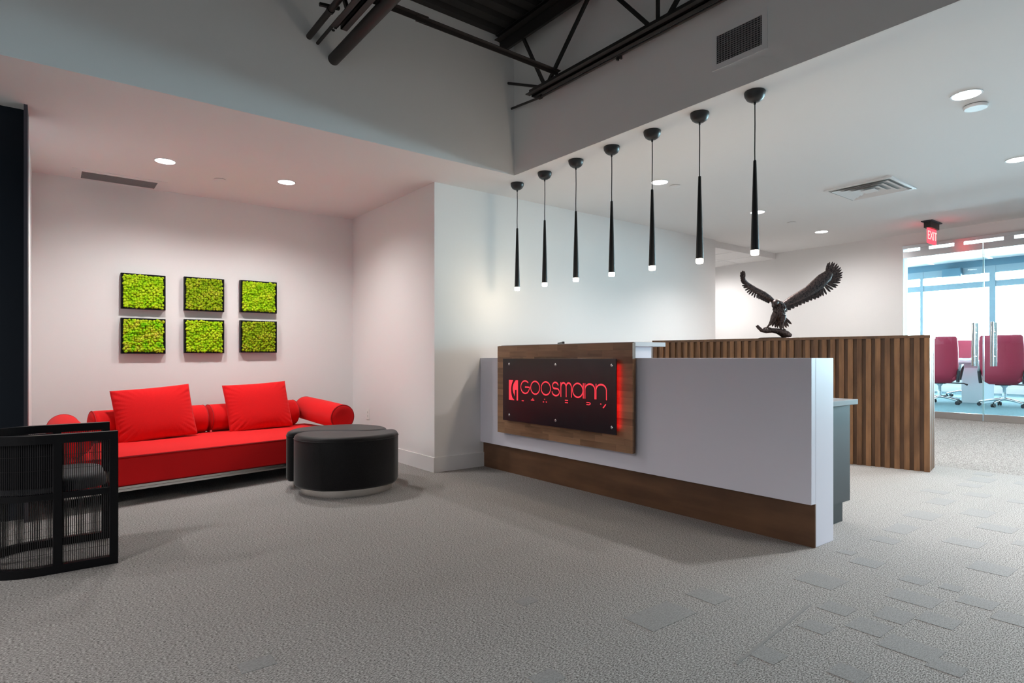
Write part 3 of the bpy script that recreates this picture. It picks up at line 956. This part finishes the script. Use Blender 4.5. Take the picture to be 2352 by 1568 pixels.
rail('base_rail', 0.0, 0.042, 0.042)
rail('seat_rail', 0.372, 0.402, 0.032)
for (x, sy) in ((XFR, -1), (XFR, 1), (0.035, -1), (0.035, 1)):
    MB().box(x - 0.019, x + 0.019, sy * HW - 0.020, sy * HW + 0.020, 0.03, 0.66, bevel=0.003, seg=1).build('leg', M['blackwood'], ch)
for a in (200, 160):
    MB().box(-0.02, 0.02, -0.02, 0.02, 0.03, 0.66).build('leg', M['blackwood'], ch, (XC + HW * math.cos(R(a)), HW * math.sin(R(a)), 0), (0, 0, R(a)))
# seat cushion
sp = [Vector(p) for p in dpath(-0.03, 0.245)]
sp += [Vector((0.245, sp[-1].y + (sp[0].y - sp[-1].y) * i / 14)) for i in range(1, 14)]
for it in range(40):
    q = []
    for i in range(len(sp)):
        near = max(0.0, 1 - min((sp[i] - Vector((0.245, y_))).length for y_ in (HW - .03, -HW + .03)) / 0.10)
        q.append(sp[i].lerp((sp[i - 1] + sp[(i + 1) % len(sp)]) / 2, 0.8 * near))
    sp = q
rings = []
for (d, z) in ((0.0, 0.400), (-0.004, 0.412), (0.0, 0.448), (0.010, 0.462), (0.025, 0.468), (0.045, 0.471)):
    rings.append([(p.x, p.y, z) for p in inset(sp, d)])
MB().loft(rings).build('seat_cushion', M['seatfab'], ch, sharp=70)
MB().box(XFR - 0.012, XFR + 0.012, -HW, HW, 0.372, 0.402).build('front_rail', M['blackwood'], ch)
# padded inner back following the curve
o_, i_ = dpath(-0.018, 0.02), dpath(-0.050, 0.02)
rings = [[(a[0], a[1], 0.43), (a[0], a[1], 0.650), (b[0], b[1], 0.650), (b[0], b[1], 0.43)] for a, b in zip(o_, i_)]
MB().loft(rings).build('back_pad', M['backpad'], ch, sharp=40)
# vertical rods and thin cross threads; far too fine to count
pp = dpath(0.0, XFR)
rd_ = MB()
acc, last, step = 0.0, Vector(pp[0]), 0.0088
for p in pp[1:]:
    p = Vector(p)
    seg = (p - last).length
    while acc + seg >= step:
        t = (step - acc) / seg
        last = last.lerp(p, t); seg = (p - last).length; acc = 0.0
        rd_.tube([(last.x, last.y, 0.04), (last.x, last.y, 0.655)], 0.0019, 5, caps=False)
    acc += seg; last = p
rd_.build('side_rods', M['rod'], ch, kind='stuff')
th_ = MB()
for z_ in (0.10, 0.19, 0.28, 0.52, 0.59):
    th_.tube([(p[0] , p[1] * 1.012, z_) for p in pp], 0.0008, 4)
th_.build('cross_threads', M['rod'], ch, kind='stuff')

# ------------------------------------------------------------------ moss pictures
mv = []
for var in range(3):
    rnd = random.Random(20 + var)
    mb = MB()
    n = 15
    for i in range(n):
        for j in range(n):
            x = (i + 0.5 + rnd.uniform(-.35, .35)) / n * 0.335 - 0.1675
            z = (j + 0.5 + rnd.uniform(-.35, .35)) / n * 0.315 - 0.1575
            r = rnd.uniform(0.012, 0.018)
            mb.sphere((x, -0.006 - rnd.uniform(0, 0.014), z), r, 1, (1, rnd.uniform(.8, 1.2), 1))
    bmesh.ops.recalc_face_normals(mb.bm, faces=mb.bm.faces[:])
    for v in mb.bm.verts:
        v.co += Vector((rnd.uniform(-1, 1), rnd.uniform(-1, 1), rnd.uniform(-1, 1))) * 0.0022
    mb.box(-0.166, 0.166, -0.004, 0.0, -0.156, 0.156)
    mv.append(mb.mesh('moss', 0))
cols = [(0.541, 0.912), (1.076, 1.447), (1.606, 1.980)]
rows = [(1.553, 1.893), (1.123, 1.465)]
names = [['upper-left', 'dull olive upper-middle', 'upper-right'], ['lower-left', 'bright lower-middle', 'lower-right']]
mats_ = [[0, 1, 0], [2, 0, 1]]
for r_, (z0, z1) in enumerate(rows):
    for c_, (x0, x1) in enumerate(cols):
        dz = 0.008 * c_
        x0_, x1_ = x0, x1
        w, h = x1_ - x0_, z1 - z0
        t = thing('moss_picture', 'black framed square of green moss on niche wall, %s of six' % names[r_][c_], 'picture',
                  ((x0_ + x1_) / 2, 6.85, (z0 + z1) / 2 + dz), 0, 'six moss pictures above the sofa')
        f = MB()
        d0, fw = -0.058, 0.014
        f.box(-w / 2, -w / 2 + fw, d0, 0, -h / 2, h / 2); f.box(w / 2 - fw, w / 2, d0, 0, -h / 2, h / 2)
        f.box(-w / 2 + fw, w / 2 - fw, d0, 0, -h / 2, -h / 2 + fw); f.box(-w / 2 + fw, w / 2 - fw, d0, 0, h / 2 - fw, h / 2)
        f.box(-w / 2 + fw, w / 2 - fw, -0.045, 0, -h / 2 + fw, h / 2 - fw)
        f.build('frame', M['blackwood'], t)
        me = mv[(r_ * 2 + c_) % 3].copy()
        me.materials.clear(); me.materials.append(M['moss'][mats_[r_][c_]])
        o = bpy.data.objects.new('moss', me); C.objects.link(o); o.parent = t
        o.location = (0, -0.0455, 0); o['kind'] = 'stuff'

# ------------------------------------------------------------------ ceiling fittings
def downlight(x, y, label, power, spot=150, group='recessed ceiling downlights', r=0.075):
    t = thing('downlight', label, 'ceiling light', (x, y, CEIL), 0, group)
    MB().ring(0, 0, r, r + 0.010, -0.004, 0.0).build('trim_ring', M['white_metal'], t)
    MB().lathe([(0, -0.0025), (r, -0.0025), (r, 0.0), (0, 0.0)], 32).build('lens', M['down'], t)
    lamp('down_spot', 'SPOT', (0, 0, -0.012), power, DOWN_COL, t, 0.05, R(spot), 0.9)
    return t
downlight(0.775, 5.80, 'round recessed downlight over the sofa, nearer the dark wall', NICHE_W, 152)
downlight(1.776, 5.79, 'round recessed downlight over the sofa, nearer the white column', NICHE_W, 152)
downlight(4.568, 3.634, 'round recessed downlight just behind the fifth pendant', DOWN_W * 0.58, 130)
downlight(6.393, 3.70, 'round recessed downlight half hidden behind the seventh, nearest pendant', DOWN_W, 130)
downlight(8.053, 3.76, 'small far round downlight above the eagle', DOWN_W * 0.6, 174)
downlight(4.585, 1.243, 'round recessed downlight beside the white smoke alarm', DOWN_W, 130)
downlight(6.423, 1.386, 'round recessed downlight cut by the right edge of the photo', DOWN_W, 130)
# the same row goes on outside the view
for (x, y, k) in ((8.05, 1.4, 0.9), (4.585, -1.15, 1.6), (6.42, -1.15, 1.3), (8.05, -1.1, .3), (8.3, 5.9, .55)):
    lamp('down_spot', 'SPOT', (x, y, (2.64 if y > 5 else CEIL - 0.012)), DOWN_W * k, DOWN_COL, None, 0.05, R(174 if y > 5 else 135), 0.9)
# added fill spots, unseen to the left and behind, brightening the desk front
for (x, y, k) in ((-1.6, 4.75, .6), (-3.3, 4.75, .9), (-2.6, 1.2, 1.1), (-2.6, -1.4, 1.1), (-4.3, 0.0, 1.1)):
    lamp('down_spot', 'SPOT', (x, y, CEIL - 0.012), DOWN_W * k, DOWN_COL, None, 0.12, R(164), 0.6)

pend = [(3.529, 4.49), (3.517, 4.076), (3.508, 3.664), (3.507, 3.258), (3.499, 2.851), (3.499, 2.446), (3.492, 2.039)]
ordn = ['first', 'second', 'third', 'fourth', 'fifth', 'sixth', 'seventh']
p0 = None
for i, (x, y) in enumerate(pend):
    lab = '%s slim black pendant lamp above the desk, counted from the column wall' % ordn[i]
    if p0 is None:
        p0 = thing('pendant_lamp', lab, 'pendant lamp', (x, y, CEIL), 0, 'row of black pendants over the desk')
        MB().lathe([(0, 0), (0.062, 0), (0.064, -0.006), (0.060, -0.028), (0.048, -0.048), (0.030, -0.060), (0.010, -0.064), (0, -0.064)], 28).build('canopy', M['pend'], p0, sharp=60)
        MB().lathe([(0.007, -0.06), (0.007, -0.078), (0.003, -0.082)], 10).build('cord_grip', M['pend'], p0)
        MB().tube([(0, 0, -0.064), (0.0015, 0, -0.2), (-0.001, 0, -0.36), (0, 0, -0.435)], 0.0035, 8).build('cord', M['cable'], p0)
        MB().lathe([(0, -0.428), (0.008, -0.428), (0.0095, -0.433), (0.0255, -0.985), (0.0255, -0.990), (0, -0.990)], 24).build('shade', M['pend'], p0)
        MB().lathe([(0, -0.990), (0.0245, -0.990), (0.0245, -1.012), (0.021, -1.020), (0, -1.022)], 20).build('bulb', M['bulb'], p0)
        lamp('pendant_light', 'POINT', (0, 0, -1.055), PEND_W, PEND_COL, p0, 0.03)
    else:
        c = copy_tree(p0); c.location = (x, y, CEIL); c['label'] = lab

def vent_linear():
    t = thing('linear_vent', 'long narrow grey air grille in the niche ceiling near the wall', 'vent', (0.525, 6.675, CEIL))
    f = MB()
    f.box(-0.365, 0.365, -0.19, -0.12, -0.004, 0); f.box(-0.365, 0.365, 0.13, 0.165, -0.004, 0)
    f.box(-0.365, -0.295, -0.12, 0.13, -0.004, 0); f.box(0.29, 0.365, -0.12, 0.13, -0.004, 0)
    f.build('frame', M['ceil'], t)
    MB().box(-0.295, 0.29, -0.12, 0.13, -0.001, 0.0).build('backing', M['dark_void'], t)
    s0 = MB().box(-0.295, 0.29, 0, 0.006, -0.005, -0.001).build('louvre', M['grille'], t, (0, -0.115, 0))
    for i in range(1, 12):
        inst(s0, 'louvre', t, (0, -0.115 + 0.0208 * i, 0))
vent_linear()
def diffuser():
    t = thing('ceiling_diffuser', 'square white louvred air diffuser in the ceiling above the desk right end', 'vent', (6.396, 2.52, CEIL))
    def sq(h, w, z0, z1, name, mat):
        m = MB()
        m.box(-h, h, -h, -h + w, z0, z1); m.box(-h, h, h - w, h, z0, z1)
        m.box(-h, -h + w, -h + w, h - w, z0, z1); m.box(h - w, h, -h + w, h - w, z0, z1)
        return m.build(name, mat, t)
    sq(0.305, 0.03, -0.012, 0.0, 'frame', M['white_metal'])
    MB().box(-0.275, 0.275, -0.275, 0.275, -0.002, 0.0).build('backing', M['grey_metal'], t)
    for k, h in enumerate((0.255, 0.19, 0.125)):
        m = MB()
        a, b = h, h - 0.05
        for (s1, s2) in (((-1, -1), (1, -1)), ((1, -1), (1, 1)), ((1, 1), (-1, 1)), ((-1, 1), (-1, -1))):
            m._new([(s1[0] * a, s1[1] * a, -0.020), (s2[0] * a, s2[1] * a, -0.020), (s2[0] * b, s2[1] * b, -0.003), (s1[0] * b, s1[1] * b, -0.003)], [(0, 1, 2, 3)])
        m.build('louvre', M['white_metal'], t)
    MB().box(-0.06, 0.06, -0.06, 0.06, -0.022, -0.016).build('centre_plate', M['white_metal'], t)
diffuser()
def wall_grille():
    t = thing('wall_grille', 'white framed air grille high on the right upper wall', 'vent', (3.355, 2.062, 3.028))
    f = MB()
    f.box(-0.008, 0, -0.186, 0.186, 0.09, 0.124); f.box(-0.008, 0, -0.186, 0.186, -0.121, -0.088)
    f.box(-0.008, 0, -0.186, -0.152, -0.088, 0.09); f.box(-0.008, 0, 0.154, 0.186, -0.088, 0.09)
    f.build('frame', M['white_metal'], t)
    MB().box(-0.001, 0, -0.152, 0.154, -0.088, 0.09).build('backing', M['dark_void'], t)
    s0 = MB().box(-0.007, -0.003, -0.152, 0.154, -0.0014, 0.0014).build('louvre', M['grille'], t, (0, 0, -0.078))
    for i in range(1, 13):
        inst(s0, 'louvre', t, (0, 0, -0.078 + 0.0130 * i))
    v0 = MB().box(-0.0035, -0.001, -0.002, 0.002, -0.088, 0.09).build('vane', M['grille'], t, (0, -0.14, 0))
    for i in range(1, 15):
        inst(v0, 'vane', t, (0, -0.14 + 0.020 * i, 0))
wall_grille()
def cap(x, y, label, r=0.055, drop=0.006, name='sprinkler_cap', cat='sprinkler', group='flat white sprinkler caps'):
    m = MB().lathe([(0, -drop), (r * .9, -drop), (r, -drop * .5), (r, -0.0035)], 24)
    t = thing(name, label, cat, (x, y, CEIL), 0, group)
    m.build('disc', M['white_metal'], t)
    MB().lathe([(0, -0.0035), (r * .93, -0.0035), (r * .93, 0), (0, 0)], 24).build('collar', M['trimdark'], t)
cap(1.262, 6.09, 'flat white sprinkler cap between the two niche downlights')
cap(4.792, 3.624, 'flat white sprinkler cap right of the downlight behind pendants')
cap(7.217, 3.731, 'flat white sprinkler cap above the eagle, far ceiling')
cap(4.83, 1.259, 'round white smoke alarm on the ceiling beside a downlight', 0.068, 0.022, 'smoke_alarm', 'smoke alarm', None)

# exit sign
ex = thing('exit_sign', 'red lit exit sign hanging from the ceiling before the glass front', 'sign', (8.55, 2.67, CEIL))
MB().box(-0.17, 0.17, -0.06, 0.06, -0.012, 0).build('canopy', M['trimdark'], ex)
MB().box(-0.15, 0.15, -0.035, 0.035, -0.085, -0.012).build('housing', M['black_steel'], ex)
MB().box(-0.14, 0.14, -0.006, 0.006, -0.267, -0.085).build('panel', M['exit'], ex)
fc = bpy.data.curves.new('exit_text', 'FONT')
fc.body = 'EXIT'; fc.size = 0.15; fc.align_x = 'CENTER'; fc.align_y = 'CENTER'; fc.extrude = 0.001
fo = bpy.data.objects.new('exit_text', fc); C.objects.link(fo)
dg = bpy.context.evaluated_depsgraph_get()
me = bpy.data.meshes.new_from_object(fo.evaluated_get(dg))
bpy.data.objects.remove(fo)
me.materials.clear(); me.materials.append(M['exittext'])
tx = bpy.data.objects.new('lettering', me); C.objects.link(tx); tx.parent = ex
tx.location = (0, -0.0075, -0.176); tx.rotation_euler = (R(90), 0, 0)

# ------------------------------------------------------------------ open roof steel, pipes
def joist(x, y_end, label):
    t = thing('bar_joist', label, 'joist', (x, 0, 0), 0, 'black open-web roof joists')
    zb, zt = 3.275, 3.87
    def ang(name, z, ya, yb, s, up):
        m = MB()
        for d in (-1, 1):
            m.box(min(d * 0.010, d * 0.055), max(d * 0.010, d * 0.055), ya, yb, z, z + 0.007)
            m.box(min(d * 0.010, d * 0.017), max(d * 0.010, d * 0.017), ya, yb, z - (0 if up else 0.045), z + (0.05 if up else 0.0))
        return m.build(name, M['black_steel'], t)
    ang('bottom_chord', zb, YW + 0.05, y_end, 0.05, True)
    ang('top_chord', 3.945, YW + 0.05, 4.315, 0.05, False)
    m = MB().box(-0.07, 0.07, YW + 0.05, 4.31, 3.90, 3.905)
    m.box(-0.012, 0.012, YW + 0.05, 4.31, 3.80, 3.90); m.build('top_flange', M['black_steel'], t)
    y = 3.70
    MB().bar((0, 4.0, 3.83), (0, y + 0.01, zb + 0.03), 0.02, 0.026).build('web', M['black_steel'], t)
    while y > YW + 1.3:
        MB().bar((0, y - 0.03, zb + 0.03), (0, y - 0.56, 3.85), 0.02, 0.028).build('web', M['black_steel'], t)
        MB().bar((0, y - 0.60, 3.85), (0, y - 1.08, zb + 0.03), 0.02, 0.028).build('web', M['black_steel'], t)
        MB().bar((0, y - 1.14, zb + 0.03), (0, y - 1.14, 3.85), 0.02, 0.02, up=(1, 0, 0)).build('web', M['black_steel'], t)
        y -= 1.19
    return t
joist(3.20, 3.89, 'black open-web steel joist along the right upper wall')
joist(1.53, 3.87, 'black open-web steel joist beside the big pipe, mostly above frame')
MB_ = MB().tube([(3.29, 4.315, 3.565), (3.27, 3.80, 3.34)], 0.012, 10)
tag(MB_.build('brace_rod', M['black_steel']), 'short dark brace rod from joist end up to the corner wall', 'rod')
pr = thing('conduit', 'thin dark conduit under the right joist, ending at the corner wall', 'pipe', (0, 0, 0))
MB().tube([(3.325, 4.315, 3.345), (3.215, 3.78, 3.235), (3.215, YW + 0.1, 3.232)], 0.010, 10).build('tube', M['black_steel'], pr)
MB().tube([(3.215, 3.795, 3.238), (3.215, 3.765, 3.238)], 0.018, 12).build('coupling', M['black_steel'], pr)
for yy in (2.93, 2.90):
    MB().box(3.205, 3.225, yy - 0.006, yy + 0.006, 3.205, 3.23).build('clip', M['black_steel'], pr)
bb = thing('bridging_bar', 'thin steel angle bar crossing the open ceiling between joists', 'bar', (0, 0, 0))
MB().box(-3.5, 2.02, 3.560, 3.565, 3.336, 3.366).box(-3.5, 2.02, 3.530, 3.565, 3.366, 3.371).build('angle', M['pipe'], bb)
MB().box(1.94, 3.22, 3.566, 3.571, 3.333, 3.361).box(1.94, 3.22, 3.536, 3.571, 3.361, 3.366).build('angle', M['pipe'], bb)
bp_ = thing('large_pipe', 'thick dark roof pipe running to the upper back wall', 'pipe', (1.664, 4.315, 3.285))
MB().tube([(0, 0, 0), (0, YW - 4.2, 0)], 0.042, 28).build('tube', M['pipe'], bp_)
sp_ = thing('medium_pipe', 'medium dark pipe left of the joist, ending at the upper back wall', 'pipe', (1.482, 4.315, 3.395))
MB().tube([(0, 0, 0), (0, YW - 4.2, 0)], 0.021, 20).build('tube', M['pipe'], sp_)
hg = MB()
hg.lathe([(0.021, -0.012), (0.027, -0.012), (0.027, 0.012), (0.021, 0.012)], 16, Matrix.Translation((0, -0.42, 0)) @ Matrix.Rotation(R(90), 4, 'X'))
hg.bar((-0.075, -0.42, 0.012), (0.06, -0.42, 0.03), 0.022, 0.018)
hg.build('hanger', M['black_steel'], sp_)
tp_ = thing('thin_pipe', 'thin dark pipe below the left joist, ending at the upper back wall', 'pipe', (1.545, 4.315, 3.368))
MB().tube([(0, 0, 0), (0, -0.43, 0)], 0.012, 14).build('tube', M['pipe'], tp_)
for yy in (-0.30, -0.26):
    MB().box(0.008, 0.026, yy - 0.006, yy + 0.006, -0.018, -0.008).build('clip', M['black_steel'], tp_)

# wall outlet
ol = thing('wall_outlet', 'white power outlet on the column side wall beside the ottomans', 'outlet', (2.88, 6.418, 0.44))
MB().box(-0.006, 0, -0.037, 0.037, -0.06, 0.06, bevel=0.002).build('plate', M['outlet'], ol)
for dz in (-0.022, 0.022):
    s = MB()
    s.box(-0.007, -0.0055, -0.009, -0.006, dz - 0.003, dz + 0.008); s.box(-0.007, -0.0055, 0.006, 0.009, dz - 0.003, dz + 0.008)
    s.box(-0.007, -0.0055, -0.002, 0.002, dz - 0.012, dz - 0.008)
    s.build('socket', M['slot'], ol)

# ------------------------------------------------------------------ conference furniture
ct = thing('conference_table', 'long white conference table on box pedestals behind the glass front', 'table', (13.3, 2.6, 0.30))
MB().box(-0.75, 0.75, -3.6, 1.9, 0.70, 0.745, bevel=0.006).build('top', M['whitetable'], ct)
MB().box(-0.55, 0.55, -3.4, 1.7, 0.60, 0.70).build('apron', M['whitetable'], ct)
for yy in (0.75, -2.2):
    MB().box(-0.62, -0.05, yy - 0.16, yy + 0.16, 0.0, 0.61).build('pedestal', M['whitetable'], ct)
tr = thing('table_console', 'small dark connection console on the conference table', 'device', (12.85, 3.55, 1.0455))
MB().box(-0.1, 0.1, -0.16, 0.16, 0, 0.03, bevel=0.004).build('case', M['whitetable'], tr)
MB().box(-0.08, 0.08, -0.13, -0.02, 0.03, 0.034).build('cover', M['chairblack'], tr)
MB().box(-0.08, 0.08, 0.02, 0.13, 0.03, 0.034).build('cover', M['chairblack'], tr)

def conf_chair():
    t = thing('conference_chair', '', 'chair', (0, 0, 0.30), 0, 'red swivel chairs round the conference table')
    # local +x is where the sitter faces; back shell at -x
    rings = []
    for (z, w, x, th) in ((0.36, 0.17, -0.16, .03), (0.40, 0.225, -0.205, .045), (0.52, 0.262, -0.245, .045), (0.66, 0.282, -0.262, .042), (0.85, 0.285, -0.285, .038), (1.02, 0.280, -0.312, .033), (1.115, 0.272, -0.328, .028), (1.14, 0.25, -0.333, .014)):
        ring = []
        for k in range(20):
            a = 2 * PI * k / 20
            cx, sy = math.cos(a), math.sin(a)
            yy = w * (abs(sy) ** 0.5) * (1 if sy >= 0 else -1)
            xx = th * (abs(cx) ** 0.8) * (1 if cx >= 0 else -1) + 0.10 * (yy / 0.28) ** 2 * 0.6
            ring.append((x + xx, yy, z))
        rings.append(ring)
    MB().loft(rings).build('backrest', M['redchair'], t, sharp=70)
    MB().box(-0.22, 0.27, -0.25, 0.25, 0.40, 0.50, bevel=0.035, seg=3).build('seat', M['redchair'], t)
    for s in (-1, 1):
        MB().tube([(-0.19, s * 0.27, 0.38), (-0.22, s * 0.285, 0.56), (-0.10, s * 0.30, 0.645), (0.16, s * 0.30, 0.655), (0.18, s * 0.295, 0.60), (0.14, s * 0.265, 0.42)], [.024, .024, .022, .022, .022, .022], 10).build('armrest', M['chairblack'], t)
    MB().box(-0.14, 0.14, -0.10, 0.10, 0.345, 0.40, bevel=0.012).build('mechanism', M['chairblack'], t)
    MB().tube([(0.0, -0.05, 0.36), (0.0, -0.33, 0.355), (0.02, -0.38, 0.33)], [.009, .009, .016], 8).build('lever', M['chairblack'], t)
    MB().lathe([(0, 0.10), (0.030, 0.10), (0.030, 0.22), (0.022, 0.225), (0.022, 0.30), (0.06, 0.35), (0, 0.36)], 18).build('column', M['chrome'], t)
    for k in range(5):
        a = R(20 + 72 * k)
        d = Vector((math.cos(a), math.sin(a), 0))
        MB().tube([d * 0.03 + Vector((0, 0, .125)), d * 0.17 + Vector((0, 0, .105)), d * 0.32 + Vector((0, 0, .072))], [.024, .019, .015], 10).build('leg', M['chrome'], t)
        q = d * 0.32
        w = MB()
        for s in (-1, 1):
            ax = Vector((-d.y, d.x, 0)) * 0.016 * s
            w.tube([q + ax * .35 + Vector((0, 0, .030)), q + ax * 1.5 + Vector((0, 0, .030))], 0.030, 14)
        w.tube([q + Vector((0, 0, .03)), q + Vector((0, 0, .072))], 0.008, 8)
        w.build('caster', M['chairblack'], t)
    return t
cc0 = conf_chair()
cs = [((12.1, 2.78), 4, 'red swivel chair seen from behind right of the door handles'),
      ((12.1, 3.66), 10, 'red swivel chair seen from behind, partly hidden by slatted partition'),
      ((14.35, 3.92), 182, 'red swivel chair facing us across the white table, left of handles'),
      ((14.35, 2.60), 180, 'red swivel chair across the table, cut by the right edge of the photo')]
for i, ((x, y), a, lab) in enumerate(cs):
    o = cc0 if i == 0 else copy_tree(cc0)
    o.location = (x, y, 0.30); o.rotation_euler = (0, 0, R(a)); o['label'] = lab
bx = thing('speaker_box', 'small dark box fixed under the conference window header', 'box', (16.42, 4.72, 3.02))
MB().box(-0.08, 0.08, -0.18, 0.18, -0.09, 0.11, bevel=0.008).build('case', M['blue_shade'], bx)
MB().box(-0.085, -0.08, -0.16, 0.16, -0.085, -0.07).build('trim', M['white_metal'], bx)
